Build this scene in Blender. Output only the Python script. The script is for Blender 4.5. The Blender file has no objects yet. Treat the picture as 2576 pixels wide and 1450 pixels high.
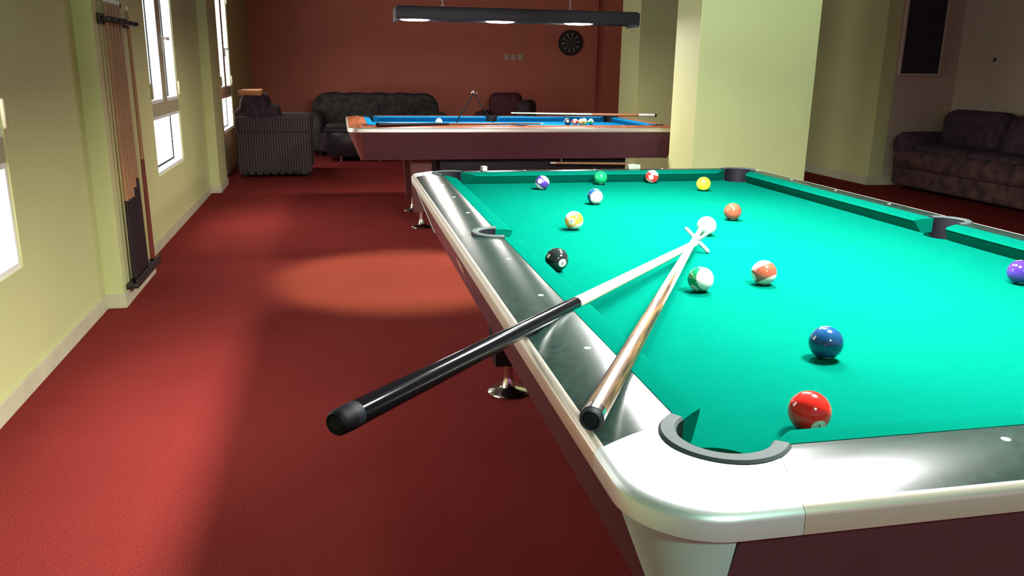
import bpy, bmesh, math, random
from mathutils import Vector, Matrix
random.seed(7)
sc = bpy.context.scene
COL = sc.collection
PI = math.pi
H = .79                                   # height of the cloth of the green table

# ------------------------------------------------------------------ materials
def mat(name, col=(.5, .5, .5), rough=.6, metal=0., emit=None, estr=0., noise=None, bump=None, spec=.5, coat=0., sheen=0., croug=.1):
    m = bpy.data.materials.new(name); m.use_nodes = True
    nt = m.node_tree; b = nt.nodes['Principled BSDF']
    b.inputs['Base Color'].default_value = (*col, 1)
    b.inputs['Roughness'].default_value = rough
    b.inputs['Metallic'].default_value = metal
    b.inputs['Specular IOR Level'].default_value = spec
    b.inputs['Coat Weight'].default_value = coat
    b.inputs['Coat Roughness'].default_value = croug
    b.inputs['Sheen Weight'].default_value = sheen
    if emit:
        b.inputs['Emission Color'].default_value = (*emit, 1); b.inputs['Emission Strength'].default_value = estr
    tc = nt.nodes.new('ShaderNodeTexCoord')
    if noise:                              # (scale, amount, detail, stretch)
        sca, amt = noise[0], noise[1]
        n = nt.nodes.new('ShaderNodeTexNoise'); n.inputs['Scale'].default_value = sca; n.inputs['Detail'].default_value = 6
        mp = nt.nodes.new('ShaderNodeMapping'); mp.inputs['Scale'].default_value = noise[2] if len(noise) > 2 else (1, 1, 1)
        nt.links.new(tc.outputs['Object'], mp.inputs[0]); nt.links.new(mp.outputs[0], n.inputs['Vector'])
        r = nt.nodes.new('ShaderNodeValToRGB')
        r.color_ramp.elements[0].position = .3; r.color_ramp.elements[1].position = .7
        c2 = noise[3] if len(noise) > 3 else None
        r.color_ramp.elements[0].color = (*[max(0, c * (1 - amt)) for c in col], 1)
        r.color_ramp.elements[1].color = (*(c2 if c2 else [min(1, c * (1 + amt)) for c in col]), 1)
        nt.links.new(n.outputs['Fac'], r.inputs[0]); nt.links.new(r.outputs[0], b.inputs['Base Color'])
    if bump:                               # (scale, strength, distance)
        n2 = nt.nodes.new('ShaderNodeTexNoise'); n2.inputs['Scale'].default_value = bump[0]; n2.inputs['Detail'].default_value = 4
        nt.links.new(tc.outputs['Object'], n2.inputs['Vector'])
        bp = nt.nodes.new('ShaderNodeBump'); bp.inputs['Strength'].default_value = bump[1]; bp.inputs['Distance'].default_value = bump[2]
        nt.links.new(n2.outputs['Fac'], bp.inputs['Height']); nt.links.new(bp.outputs[0], b.inputs['Normal'])
    return m

M = {}
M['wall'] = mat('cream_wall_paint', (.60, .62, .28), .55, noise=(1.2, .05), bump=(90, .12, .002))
M['wall_back'] = mat('terracotta_wall_paint', (.70, .19, .12), .7, noise=(.8, .08), bump=(60, .1, .002))  # one orange brown base colour over the whole back wall
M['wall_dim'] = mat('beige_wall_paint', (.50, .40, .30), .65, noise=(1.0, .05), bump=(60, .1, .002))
M['skirt'] = mat('cream_tile_skirting', (.58, .56, .36), .4, noise=(6, .08))
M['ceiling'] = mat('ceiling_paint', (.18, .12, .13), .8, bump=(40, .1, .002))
M['cloth'] = mat('green_baize', (.0004, .078, .051), .9, noise=(2.5, .04), bump=(900, .15, .0004), spec=.0, sheen=.0)
M['cloth_blue'] = mat('blue_baize', (.006, .125, .27), .9, bump=(700, .15, .0004), spec=.0)
M['rail_black'] = mat('black_laminate', (.010, .024, .018), .25, noise=(70, .35), bump=(160, .04, .0006), spec=.36)
M['alu'] = mat('brushed_aluminium', (.62, .64, .63), .38, .55, bump=(300, .05, .0004))
M['cap'] = mat('silver_grey_cap', (.55, .74, .72), .42, .25)
M['trim'] = mat('satin_aluminium_trim', (.62, .56, .46), .34, .6)
M['maroon'] = mat('maroon_laminate', (.095, .034, .044), .38, noise=(8, .08), spec=.4)
M['wood_rail'] = mat('red_brown_wood', (.30, .09, .035), .3, noise=(3, .35, (1, 12, 1)), spec=.5)
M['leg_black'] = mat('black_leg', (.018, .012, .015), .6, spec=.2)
M['leg_red'] = mat('dark_red_leg', (.14, .035, .03), .45)
M['chrome'] = mat('chrome', (.8, .77, .7), .16, 1.)
M['liner'] = mat('grey_rubber_liner', (.050, .064, .061), .75, spec=.12, bump=(500, .2, .0005))
M['liner_dark'] = mat('dark_rubber_liner', (.005, .005, .008), .6, spec=.2)
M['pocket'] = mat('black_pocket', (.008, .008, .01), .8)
M['white_dot'] = mat('pearl_dot', (.9, .9, .85), .25)
M['plate'] = mat('bronze_nameplate', (.50, .27, .19), .4, .0)
M['black_gloss'] = mat('black_lacquer', (.004, .004, .005), .10, spec=.28)
M['rubber'] = mat('black_rubber', (.003, .003, .004), .6, spec=.12)
M['rubber_grey'] = mat('dark_grey_rubber', (.007, .010, .013), .6, spec=.15)
M['maple'] = mat('pale_maple', (.42, .41, .29), .35, noise=(20, .12, (1, 1, .08)))
M['shaft_dark'] = mat('brown_cue_wood', (.30, .13, .06), .4, noise=(20, .2, (1, 1, .1)))
M['tan_wood'] = mat('tan_cue_wood', (.42, .21, .10), .4, noise=(20, .2, (1, 1, .1)))
M['red_wood'] = mat('mahogany_cue_wood', (.20, .04, .025), .35)
M['plum'] = mat('black_cue_wood', (.02, .012, .016), .35)
M['ferrule'] = mat('white_ferrule', (.85, .83, .76), .35)
M['tip'] = mat('blue_chalked_tip', (.10, .2, .3), .9)
M['x_metal'] = mat('pale_metal_cross', (.28, .40, .38), .35, .2)
M['housing'] = mat('dark_lamp_housing', (.018, .015, .022), .5)
M['chain'] = mat('steel_chain', (.5, .5, .5), .35, 1.)
M['lampglass'] = mat('lamp_diffuser', (.9, .9, .9), .4, emit=(1.0, .98, .96), estr=190)
M['lampglass2'] = mat('warm_lamp_diffuser', (.9, .9, .9), .4, emit=(1.0, .93, .88), estr=84)
M['pane'] = mat('frosted_pane', (.9, .92, .95), .4, emit=(1., .98, .97), estr=3.6)
M['frame'] = mat('white_window_frame', (.86, .86, .80), .35)
M['gasket'] = mat('dark_gasket', (.008, .012, .015), .8, spec=.1)
M['sash'] = mat('olive_cream_sash', (.46, .42, .26), .4)
M['darkglass'] = mat('dark_glass', (.012, .012, .03), .12)
M['rack'] = mat('dark_rack_wood', (.02, .014, .014), .5)
M['velvet'] = mat('dark_plum_velvet', (.052, .026, .038), .85, noise=(14, .5), bump=(60, .3, .004), sheen=.0)
M['sofa_flower'] = mat('dark_floral_fabric', (.038, .018, .025), .85, noise=(9, .4, (1, 1, 1), (.13, .06, .05)), bump=(40, .3, .004))
M['sofa_back'] = mat('dark_green_floral_fabric', (.035, .02, .026), .85, noise=(11, .5, (1, 1, 1), (.06, .055, .045)), bump=(50, .3, .004))
M['tan_cloth'] = mat('orange_tan_cloth', (.62, .26, .10), .8)  # sunlight on the armchair back, put into a colour
M['silver'] = mat('silver_foot', (.7, .7, .68), .25, 1.)
M['tabletop'] = mat('dark_tabletop', (.02, .014, .018), .2)
M['switch'] = mat('off_white_plastic', (.62, .45, .33), .5)
M['chalk_body'] = mat('white_chalk_paper', (.30, .26, .23), .8)
M['chalk_green'] = mat('pale_green_chalk_paper', (.16, .23, .15), .8)
M['chalk_face'] = mat('blue_chalk', (.08, .3, .35), .95)
M['board_wire'] = mat('grey_board', (.28, .22, .22), .7)
M['board_dark'] = mat('dark_board', (.035, .02, .025), .8)

# carpet : fine loop pile
def carpet_mat():
    m = mat('red_carpet', (.34, .055, .035), .95, spec=.02)
    nt = m.node_tree; b = nt.nodes['Principled BSDF']; tc = nt.nodes.new('ShaderNodeTexCoord')
    n = nt.nodes.new('ShaderNodeTexNoise'); n.inputs['Scale'].default_value = 230; n.inputs['Detail'].default_value = 3
    n3 = nt.nodes.new('ShaderNodeTexNoise'); n3.inputs['Scale'].default_value = 1.3; n3.inputs['Detail'].default_value = 3
    r = nt.nodes.new('ShaderNodeValToRGB')
    r.color_ramp.elements[0].position = .32; r.color_ramp.elements[1].position = .7
    r.color_ramp.elements[0].color = (.155, .019, .019, 1); r.color_ramp.elements[1].color = (.33, .046, .036, 1)
    mx = nt.nodes.new('ShaderNodeMix'); mx.data_type = 'RGBA'; mx.blend_type = 'MULTIPLY'; mx.inputs[0].default_value = .35
    nt.links.new(tc.outputs['Object'], n.inputs['Vector']); nt.links.new(tc.outputs['Object'], n3.inputs['Vector'])
    nt.links.new(n.outputs['Fac'], r.inputs[0]); nt.links.new(r.outputs[0], mx.inputs[6]); nt.links.new(n3.outputs['Fac'], mx.inputs[7])
    nt.links.new(mx.outputs[2], b.inputs['Base Color'])
    bp = nt.nodes.new('ShaderNodeBump'); bp.inputs['Strength'].default_value = .5; bp.inputs['Distance'].default_value = .004
    nt.links.new(n.outputs['Fac'], bp.inputs['Height']); nt.links.new(bp.outputs[0], b.inputs['Normal'])
    return m
M['carpet'] = carpet_mat()

def stripe_mat(name, c1, c2, scale, axis='X'):
    m = mat(name, c1, .8)
    nt = m.node_tree; b = nt.nodes['Principled BSDF']; tc = nt.nodes.new('ShaderNodeTexCoord')
    w = nt.nodes.new('ShaderNodeTexWave'); w.bands_direction = axis; w.inputs['Scale'].default_value = scale; w.inputs['Distortion'].default_value = .4
    r = nt.nodes.new('ShaderNodeValToRGB'); r.color_ramp.elements[0].position = .70; r.color_ramp.elements[1].position = .86
    r.color_ramp.elements[0].color = (*c1, 1); r.color_ramp.elements[1].color = (*c2, 1)
    nt.links.new(tc.outputs['Object'], w.inputs['Vector']); nt.links.new(w.outputs['Fac'], r.inputs[0]); nt.links.new(r.outputs[0], b.inputs['Base Color'])
    return m
M['striped'] = stripe_mat('plum_striped_fabric', (.035, .02, .032), (.11, .075, .065), 10.2)

def ball_mat(name, col, stripe):
    m = mat(name, col, .12, coat=.4, croug=.04)
    nt = m.node_tree; b = nt.nodes['Principled BSDF']; tc = nt.nodes.new('ShaderNodeTexCoord')
    vn = nt.nodes.new('ShaderNodeVectorMath'); vn.operation = 'NORMALIZE'
    nt.links.new(tc.outputs['Object'], vn.inputs[0])
    sp = nt.nodes.new('ShaderNodeSeparateXYZ'); nt.links.new(vn.outputs[0], sp.inputs[0])
    def mth(op, a, v):
        n = nt.nodes.new('ShaderNodeMath'); n.operation = op; nt.links.new(a, n.inputs[0])
        if v is not None: n.inputs[1].default_value = v
        return n.outputs[0]
    white = (.46, .46, .40, 1)
    base = None
    mx = nt.nodes.new('ShaderNodeMix'); mx.data_type = 'RGBA'
    mx.inputs[6].default_value = (*col, 1); mx.inputs[7].default_value = white
    if stripe:
        az = mth('ABSOLUTE', sp.outputs[2], None); g = mth('GREATER_THAN', az, .52); nt.links.new(g, mx.inputs[0])
    else: mx.inputs[0].default_value = 0
    ax = mth('ABSOLUTE', sp.outputs[0], None); g2 = mth('GREATER_THAN', ax, math.cos(.37))
    mx2 = nt.nodes.new('ShaderNodeMix'); mx2.data_type = 'RGBA'
    nt.links.new(g2, mx2.inputs[0]); nt.links.new(mx.outputs[2], mx2.inputs[6]); mx2.inputs[7].default_value = white
    nt.links.new(mx2.outputs[2], b.inputs['Base Color'])
    return m

# ------------------------------------------------------------------ object helpers
def link(name, me, m=None, parent=None, smooth=None):
    o = bpy.data.objects.new(name, me); COL.objects.link(o)
    if m is not None:
        me.materials.clear()
        for x in (m if isinstance(m, (list, tuple)) else [m]): me.materials.append(x)
    if parent: o.parent = parent
    if smooth is not None:
        for p in me.polygons: p.use_smooth = True
        try: me.set_sharp_from_angle(angle=math.radians(smooth))
        except Exception: pass
    return o

def fin(name, bm, m=None, parent=None, smooth=None, recalc=True):
    if recalc: bmesh.ops.recalc_face_normals(bm, faces=bm.faces)
    me = bpy.data.meshes.new(name); bm.to_mesh(me); bm.free()
    return link(name, me, m, parent, smooth)

def thing(name, label, cat, loc=(0, 0, 0), rot=(0, 0, 0), group=None):
    o = bpy.data.objects.new(name, None); COL.objects.link(o); o.location = loc; o.rotation_euler = rot
    o.empty_display_size = .1
    o['label'] = label; o['category'] = cat
    if group: o['group'] = group
    return o
def tag(o, label, cat, group=None):
    o['label'] = label; o['category'] = cat
    if group: o['group'] = group
    return o
def struct(o): o['kind'] = 'structure'; return o

def add_box(bm, x0, x1, y0, y1, z0, z1, bev=0, seg=2, mtx=None):
    r = bmesh.ops.create_cube(bm, size=1)
    vs = r['verts']
    for v in vs: v.co = Vector((x0 + (v.co.x + .5) * (x1 - x0), y0 + (v.co.y + .5) * (y1 - y0), z0 + (v.co.z + .5) * (z1 - z0)))
    if bev:
        es = list({e for v in vs for e in v.link_edges})
        rb = bmesh.ops.bevel(bm, geom=es, offset=bev, segments=seg, affect='EDGES', profile=.5)
        vs = list({v for f in rb['faces'] for v in f.verts} | {v for v in vs if v.is_valid})
    if mtx is not None: bmesh.ops.transform(bm, matrix=mtx, verts=[v for v in vs if v.is_valid])
    return vs
def box(name, x0, x1, y0, y1, z0, z1, m, parent=None, bev=0, seg=2, smooth=40):
    bm = bmesh.new(); add_box(bm, x0, x1, y0, y1, z0, z1, bev, seg)
    return fin(name, bm, m, parent, smooth if bev else None)

def add_lathe(bm, prof, n=32, mtx=None, mi=0, cap=True):
    """prof: list of (r, z)"""
    rings = []
    for r, z in prof:
        if r < 1e-6: rings.append([bm.verts.new((0, 0, z))])
        else: rings.append([bm.verts.new((r * math.cos(2 * PI * i / n), r * math.sin(2 * PI * i / n), z)) for i in range(n)])
    for a, b in zip(rings, rings[1:]):
        for i in range(n):
            j = (i + 1) % n
            try:
                if len(a) == 1 and len(b) == 1: continue
                if len(a) == 1: f = bm.faces.new((a[0], b[i], b[j]))
                elif len(b) == 1: f = bm.faces.new((a[i], a[j], b[0]))
                else: f = bm.faces.new((a[i], a[j], b[j], b[i]))
                f.material_index = mi
            except ValueError: pass
    if cap:
        for r in (rings[0], rings[-1]):
            if len(r) > 2: f = bm.faces.new(r); f.material_index = mi
    vs = [v for r in rings for v in r]
    if mtx is not None: bmesh.ops.transform(bm, matrix=mtx, verts=vs)
    return vs
def lathe(name, prof, m, parent=None, n=32, mtx=None, smooth=40):
    bm = bmesh.new(); add_lathe(bm, prof, n, mtx)
    return fin(name, bm, m, parent, smooth)
def align(a, b):
    """matrix taking +Z axis from a towards b"""
    a = Vector(a); b = Vector(b); q = (b - a).to_track_quat('Z', 'Y')
    return Matrix.Translation(a) @ q.to_matrix().to_4x4()
def add_rod(bm, a, b, r, r2=None, n=12):
    L = (Vector(b) - Vector(a)).length
    add_lathe(bm, [(r, 0), (r2 if r2 else r, L)], n, align(a, b))

def solidify_ring(name, stations, m, parent, smooth=35, flip=False):
    """stations: list of closed cross-sections (lists of 3-D points, equal length) swept into a solid"""
    bm = bmesh.new(); rows = [[bm.verts.new(p) for p in s] for s in stations]
    k = len(rows[0])
    for a, b in zip(rows, rows[1:]):
        for i in range(k):
            j = (i + 1) % k
            try: bm.faces.new((a[i], a[j], b[j], b[i]))
            except ValueError: pass
    bm.faces.new(rows[0]); bm.faces.new(list(reversed(rows[-1])))
    bmesh.ops.remove_doubles(bm, verts=bm.verts, dist=1e-5)
    return fin(name, bm, m, parent, smooth)

def cut(o, cutters):
    """boolean difference with cylinders given as (x, y, r, z0, z1) in the object's local space; applied at once"""
    tmp = []
    for (x, y, r, z0, z1) in cutters:
        bm = bmesh.new(); add_lathe(bm, [(r, z0), (r, z1)], 56, Matrix.Translation((x, y, 0)))
        c = fin('cutter', bm); c.parent = o.parent; tmp.append(c)
        md = o.modifiers.new('b', 'BOOLEAN'); md.operation = 'DIFFERENCE'; md.solver = 'EXACT'; md.object = c
    bpy.context.view_layer.update()
    dg = bpy.context.evaluated_depsgraph_get()
    me = bpy.data.meshes.new_from_object(o.evaluated_get(dg))
    old = o.data; o.modifiers.clear(); o.data = me
    for c in tmp: bpy.data.objects.remove(c, do_unlink=True)
    for p in me.polygons: p.use_smooth = True
    try: me.set_sharp_from_angle(angle=math.radians(35))
    except Exception: pass
    return o

# ------------------------------------------------------------------ camera
cam = bpy.data.cameras.new('camera'); co = bpy.data.objects.new('camera', cam); COL.objects.link(co)
yaw, pit, rol = .205812517, .262122614, .0141687365
sy, cy_, sp_, cp = math.sin(yaw), math.cos(yaw), math.sin(pit), math.cos(pit)
fwd = Vector((sy * cp, cy_ * cp, -sp_)); rt = Vector((cy_, -sy, 0)); up = rt.cross(fwd)
r2 = rt * math.cos(rol) + up * math.sin(rol); u2 = -rt * math.sin(rol) + up * math.cos(rol)
CAMX = Matrix((r2, u2, -fwd)).transposed()
co.matrix_world = Matrix.Translation((-.46061, -.8634, 1.26481)) @ CAMX.to_4x4()
cam.sensor_width = 36; cam.sensor_fit = 'HORIZONTAL'; cam.lens = 36 * 2057.45 / 2576; cam.clip_start = .02; cam.clip_end = 100
sc.camera = co

# ------------------------------------------------------------------ pool table
def pool_table(name, label, W, L, o, loc, rotz, mm, plaque=False):
    root = thing(name, label, 'pool table', loc, (0, 0, rotz))
    c = .054; R = .10
    jin, jout = .026, 0.0
    def hz(t): return .0475 - .0125 * max(0, t - .22) ** 2 / .6084 - .0022 * max(0, .22 - t) ** 2 / .05
    cc, rin, rout = -.018, .057, .079
    sxc, srin, srout = -.058, .052, .071
    def mir(mx, my):
        return lambda x, y: ((W - x) if mx else x, (L - y) if my else y)
    NT = 12
    def sec(f, inn, out):
        pts = []
        for i in range(NT + 1):
            t = i / NT; x = inn[0] + (out[0] - inn[0]) * t; y = inn[1] + (out[1] - inn[1]) * t
            p = f(x, y); pts.append((p[0], p[1], hz(t)))
        p = f(*out); pts.append((p[0], p[1], .003)); p = f(*inn); pts.append((p[0], p[1], .003))
        return pts
    corner_cut = [((W - cc) if a else cc, (L - cc) if b else cc, rout - .004, -.3, .2) for a in (0, 1) for b in (0, 1)]
    side_cut = [((W - sxc) if a else sxc, L / 2, srout - .004, -.3, .2) for a in (0, 1)]
    oo = o - .004
    for mx in (0, 1):
        for my in (0, 1):
            f = mir(mx, my)
            st = []
            n1 = 5
            for i in range(n1):
                s = i / n1; st.append(((-c, jin + (-c - jin) * s * .8), (-oo, jout + (-oo + R - jout) * s)))
            for i in range(13):
                a = PI + i / 12 * PI / 2
                ic = (-c + .0 , -c)
                if i < 4: ic = (-c, -c + .016 * (1 - i / 4))
                if i > 8: ic = (-c + .016 * ((i - 8) / 4), -c)
                st.append((ic, (-oo + R + R * math.cos(a), -oo + R + R * math.sin(a))))
            for i in range(1, n1 + 1):
                s = i / n1; st.append(((-c + (jin + c) * (.2 + .8 * s), -c), (-oo + R + (jout + oo - R) * s, -oo)))
            cast = solidify_ring('corner_casting', [sec(f, a, b) for a, b in st], mm['casting'], root)
            cut(cast, [k for k in corner_cut if abs(k[0] - f(cc, cc)[0]) < .1 and abs(k[1] - f(cc, cc)[1]) < .1])
            cast['label'] = mm['casting_label']
            # half of a long rail
            g = .0008
            st = [((-c, jin + g), (-oo, jout + g))] + [((-c, y), (-oo, y)) for y in [.06 + (L / 2 - .06) * i / 12 for i in range(12)]] + [((-c, L / 2 - g), (-oo, L / 2 - g))]
            ra = solidify_ring('rail_top', [sec(f, a, b) for a, b in st], mm['rail'], root)
            cut(ra, [k for k in side_cut if abs(k[0] - f(sxc, 0)[0]) < .1])
    for my in (0, 1):
        f = mir(0, my)
        st = [((jin + g, -c), (jout + g, -oo))] + [((x, -c), (x, -oo)) for x in [.06 + (W - .12) * i / 10 for i in range(11)]] + [((W - jin - g, -c), (W - jout - g, -oo))]
        solidify_ring('rail_top', [sec(f, a, b) for a, b in st], mm['rail'], root)
    # trim and apron: sweeps of (offset, z) profiles along the rounded rectangle
    def path(off, rr, seg, J):
        P = []
        if seg == 'corner':
            P.append((-off, J if J is not None else -off + rr)); 
            for i in range(13):
                a = PI + i / 12 * PI / 2; P.append((-off + rr + rr * math.cos(a), -off + rr + rr * math.sin(a)))
            P.append((J if J is not None else -off + rr, -off))
        return P
    def sweep(nm, prof, seg, m, J0, flags, gap=.0006, rr0=R):
        f = mir(*flags)
        if seg == 'corner':
            paths = [path(off, rr, 'corner', J0) for off, rr, z in prof]
            st = [[(*f(*paths[k][i]), prof[k][2]) for k in range(len(prof))] for i in range(15)]
            if J0 is None: st = st[1:-1]
            return solidify_ring(nm, st, m, root, 40)
        if seg == 'long': ends = (J0 + gap, L - J0 - gap); mk = lambda off, s: f(-off, s)
        else: ends = (J0 + gap, W - J0 - gap); mk = lambda off, s: f(s, -off)
        st = [[(*mk(off, e), z) for off, rr, z in prof] for e in ends]
        return solidify_ring(nm, st, m, root, 40)
    tz = hz(1)
    tp = [(o - .0065, R - .0, tz - .0035), (o - .003, R, tz + .001), (o + .001, R + .003, tz + .0005), (o + .0075, R + .006, tz - .006), (o + .0085, R + .006, tz - .010), (o + .0085, R + .006, tz - .031), (o + .005, R + .004, tz - .034), (o - .0065, R, tz - .034)]
    ap = [(o - .002, R - .004, tz - .0345), (o - .086, .03, -.21), (o - .106, .02, -.21), (o - .022, .09, tz - .0345)]
    ap2 = [(o + .0005, R - .002, tz - .0345), (o - .083, .032, -.212), (o - .103, .02, -.212), (o - .02, .09, tz - .0345)]
    Ja = -o + R + .004
    for fl in ((0, 0), (1, 0), (0, 1), (1, 1)):
        t = sweep('trim_strip', tp, 'corner', mm['ctrim'], jout, fl)
        if mm.get('cap'): sweep('corner_leg_cap', ap2, 'corner', mm['cap'], None, fl)['label'] = mm['cap_label']
    for fl in ((0, 0), (1, 0)): sweep('trim_strip', tp, 'long', mm['trim'], jout, fl)
    for fl in ((0, 0), (0, 1)): sweep('trim_strip', tp, 'short', mm['trim'], jout, fl)
    for fl in ((0, 0), (1, 0)): sweep('cabinet_panel', ap, 'long', mm['apron'], Ja, fl)
    for fl in ((0, 0), (0, 1)): sweep('cabinet_panel', ap, 'short', mm['apron'], Ja, fl)
    box('cabinet_bottom', -o + .10, W + o - .10, -o + .10, L + o - .10, -.205, -.19, mm['under'], root)
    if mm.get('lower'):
        box('lower_frame', .02, W - .02, .50, L - .20, -.40, -.204, M['leg_black'], root, .004)  # added black box standing in for the shade beneath the table
    # bed
    bm = bmesh.new(); add_box(bm, -c - .02, W + c + .02, -c - .02, L + c + .02, -.03, 0)
    bed = fin('playing_surface', bm, mm['cloth'], root)
    cut(bed, [(k[0], k[1], rin + .004, -.3, .2) for k in corner_cut] + [(k[0], k[1], srin + .006, -.3, .2) for k in side_cut])
    # cushions
    prof = [(0.0, .0355), (.0035, .0385), (.012, .0405), (.030, .0438), (.0538, .0462), (.0538, .0008), (.022, .0008), (.0195, .004), (.004, .031)]
    def ends(e, kk):
        out = []
        for d, z in prof:
            s = e - kk * d
            if d < .003: s += .007
            elif d < .01: s += .002
            out.append(s)
        return out
    ec, es = ends(.083, 1.0), ends(.066, .28)
    def cushion(kind, fl):
        f = mir(*fl)
        if kind == 'long':
            a = [(*f(-d, s), z) for (d, z), s in zip(prof, ec)]
            b = [(*f(-d, L / 2 - s), z) for (d, z), s in zip(prof, es)]
        else:
            a = [(*f(s, -d), z) for (d, z), s in zip(prof, ec)]
            b = [(*f(W - s, -d), z) for (d, z), s in zip(prof, ec)]
        solidify_ring('cushion', [a, b], mm['cloth'], root, 30)
    for fl in ((0, 0), (1, 0), (0, 1), (1, 1)): cushion('long', fl)
    for fl in ((0, 0), (0, 1)): cushion('short', fl)
    # pocket liners
    def liner(cx, cy, ri, ro, a0, a1, f, m):
        pts = []
        n = 26
        for i in range(n + 1):
            a = a0 + (a1 - a0) * i / n
            ca, sa = math.cos(a), math.sin(a)
            s = []
            for r, z in [(ri, .048), (ri + .003, .0515), (ro - .003, .0515), (ro, .048), (ro, -.02), (ri + .004, -.09), (ri, -.09)]:
                p = f(cx + r * ca, cy + r * sa); s.append((*p, z))
            pts.append(s)
        lo = solidify_ring('pocket_liner', pts, [m, M['liner_dark']], root, 40)
        for p in lo.data.polygons:
            if p.center.z < .040 or p.center.z < .0465 and abs(p.normal.z) < .3: p.material_index = 1
        return lo
    for fl in ((0, 0), (1, 0), (0, 1), (1, 1)):
        f = mir(*fl)
        liner(cc, cc, rin, rout, math.radians(124), math.radians(326), f, mm['liner'])
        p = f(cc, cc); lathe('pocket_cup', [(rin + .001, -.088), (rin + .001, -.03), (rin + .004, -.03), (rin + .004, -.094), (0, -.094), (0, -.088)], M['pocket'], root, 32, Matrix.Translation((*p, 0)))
    for fl in ((0, 0), (1, 0)):
        f = mir(*fl)
        liner(sxc, L / 2, srin, srout, math.radians(84), math.radians(276), f, mm['liner'])
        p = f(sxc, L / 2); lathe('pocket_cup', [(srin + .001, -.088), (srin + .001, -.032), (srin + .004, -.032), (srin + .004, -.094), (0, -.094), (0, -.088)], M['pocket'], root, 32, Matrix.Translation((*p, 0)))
    # sights
    xd = .09; t = (xd - c) / (oo - c)
    spots = [(-xd, L * k / 8) for k in (1, 2, 3, 5, 6, 7)] + [(W + xd, L * k / 8) for k in (1, 2, 3, 5, 6, 7)] + [(W * k / 4, -xd) for k in (1, 2, 3)] + [(W * k / 4, L + xd) for k in (1, 2, 3)]
    for x, y in spots:
        lathe('sight_dot', [(.0055, -.003), (.0055, .0004), (.004, .0008), (0, .0009)], M['white_dot'], root, 20, Matrix.Translation((x, y, hz(t) - .0001)))
    # legs
    for sx in (0, 1):
        for sy_ in (0, 1):
            f = mir(sx, sy_); p = f(.16, .40 if not mm.get('leginset') else mm['leginset'])
            z0 = -H + .135
            st = []
            for z, hw in ((z0, .062), (z0 + .05, .064), (-.204, .085)):
                st.append([(p[0] - hw, p[1] - hw, z), (p[0] + hw, p[1] - hw, z), (p[0] + hw, p[1] + hw, z), (p[0] - hw, p[1] + hw, z)])
            lg = solidify_ring('leg', st, mm['leg'], root, 30)
            lathe('leveller_foot', [(0, -H), (.078, -H), (.082, -H + .006), (.076, -H + .014), (.034, -H + .024), (.026, -H + .032), (.020, -H + .075), (.017, z0 + .002), (0, z0 + .002)], mm['foot'], lg, 36, Matrix.Translation((p[0], p[1], 0)))
    if plaque:
        off = lambda z: o - .002 - .084 * (tz - .0345 - z) / (tz - .0345 + .21)
        bm = bmesh.new(); pts = []
        for side in (1, -1):
            for i in range(13):
                a = -PI / 2 + PI * i / 12
                yy = side * (.055 + .016 * math.cos(a)); zz = side * .014 * math.sin(a)
                pts.append((yy, zz))
        yc, zc = 1.44, -.085
        o1 = [bm.verts.new((-off(zc + z) - .003, yc + y, zc + z)) for y, z in pts]
        o2 = [bm.verts.new((-off(zc + z) + .001, yc + y, zc + z)) for y, z in pts]
        bm.faces.new(o1); bm.faces.new(o2)
        for i in range(len(o1)):
            j = (i + 1) % len(o1); bm.faces.new((o1[i], o1[j], o2[j], o2[i]))
        fin('nameplate', bm, M['plate'], root)
    return root

green = dict(cloth=M['cloth'], rail=M['rail_black'], casting=M['alu'], casting_label='bright silver corner casting', trim=M['trim'], ctrim=M['alu'], apron=M['maroon'],
             cap=M['cap'], cap_label='silver metal corner cap', liner=M['liner'], leg=M['leg_black'], foot=M['chrome'], under=M['leg_black'], leginset=.38)
pool_table('pool_table', 'large pool table with bright green cloth and black rails nearest the camera', 1.27, 2.54, .168, (0, 0, H), 0, green, True)
blue = dict(cloth=M['cloth_blue'], rail=M['wood_rail'], casting=M['wood_rail'], casting_label='red brown wooden corner', trim=M['trim'], ctrim=M['trim'], apron=M['maroon'],
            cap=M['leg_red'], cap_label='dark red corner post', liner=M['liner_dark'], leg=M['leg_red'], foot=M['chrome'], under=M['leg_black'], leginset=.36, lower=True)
pool_table('pool_table', 'blue cloth pool table with red brown wooden body, crosswise behind the green one', 1.118, 2.235, .20, (-.205, 6.70, H), -PI / 2, blue)

# ------------------------------------------------------------------ balls
BR = .028575
def digit_mesh(ch, size):
    cu = bpy.data.curves.new('digits', 'FONT'); cu.body = ch; cu.size = size; cu.align_x = 'CENTER'; cu.align_y = 'CENTER'; cu.resolution_u = 4
    ob = bpy.data.objects.new('digits', cu); COL.objects.link(ob)
    bpy.context.view_layer.update()
    me = bpy.data.meshes.new_from_object(ob.evaluated_get(bpy.context.evaluated_depsgraph_get()))
    bpy.data.objects.remove(ob, do_unlink=True); bpy.data.curves.remove(cu)
    return me
M['digit'] = mat('black_digit', (.01, .01, .01), .3)
sphere_me = None
def ball_mesh():
    bm = bmesh.new(); bmesh.ops.create_uvsphere(bm, u_segments=48, v_segments=32, radius=BR)
    me = bpy.data.meshes.new('ball')
    bm.to_mesh(me); bm.free()
    for p in me.polygons: p.use_smooth = True
    return me
def camvec(v): return (CAMX @ Vector(v)).normalized()
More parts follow.
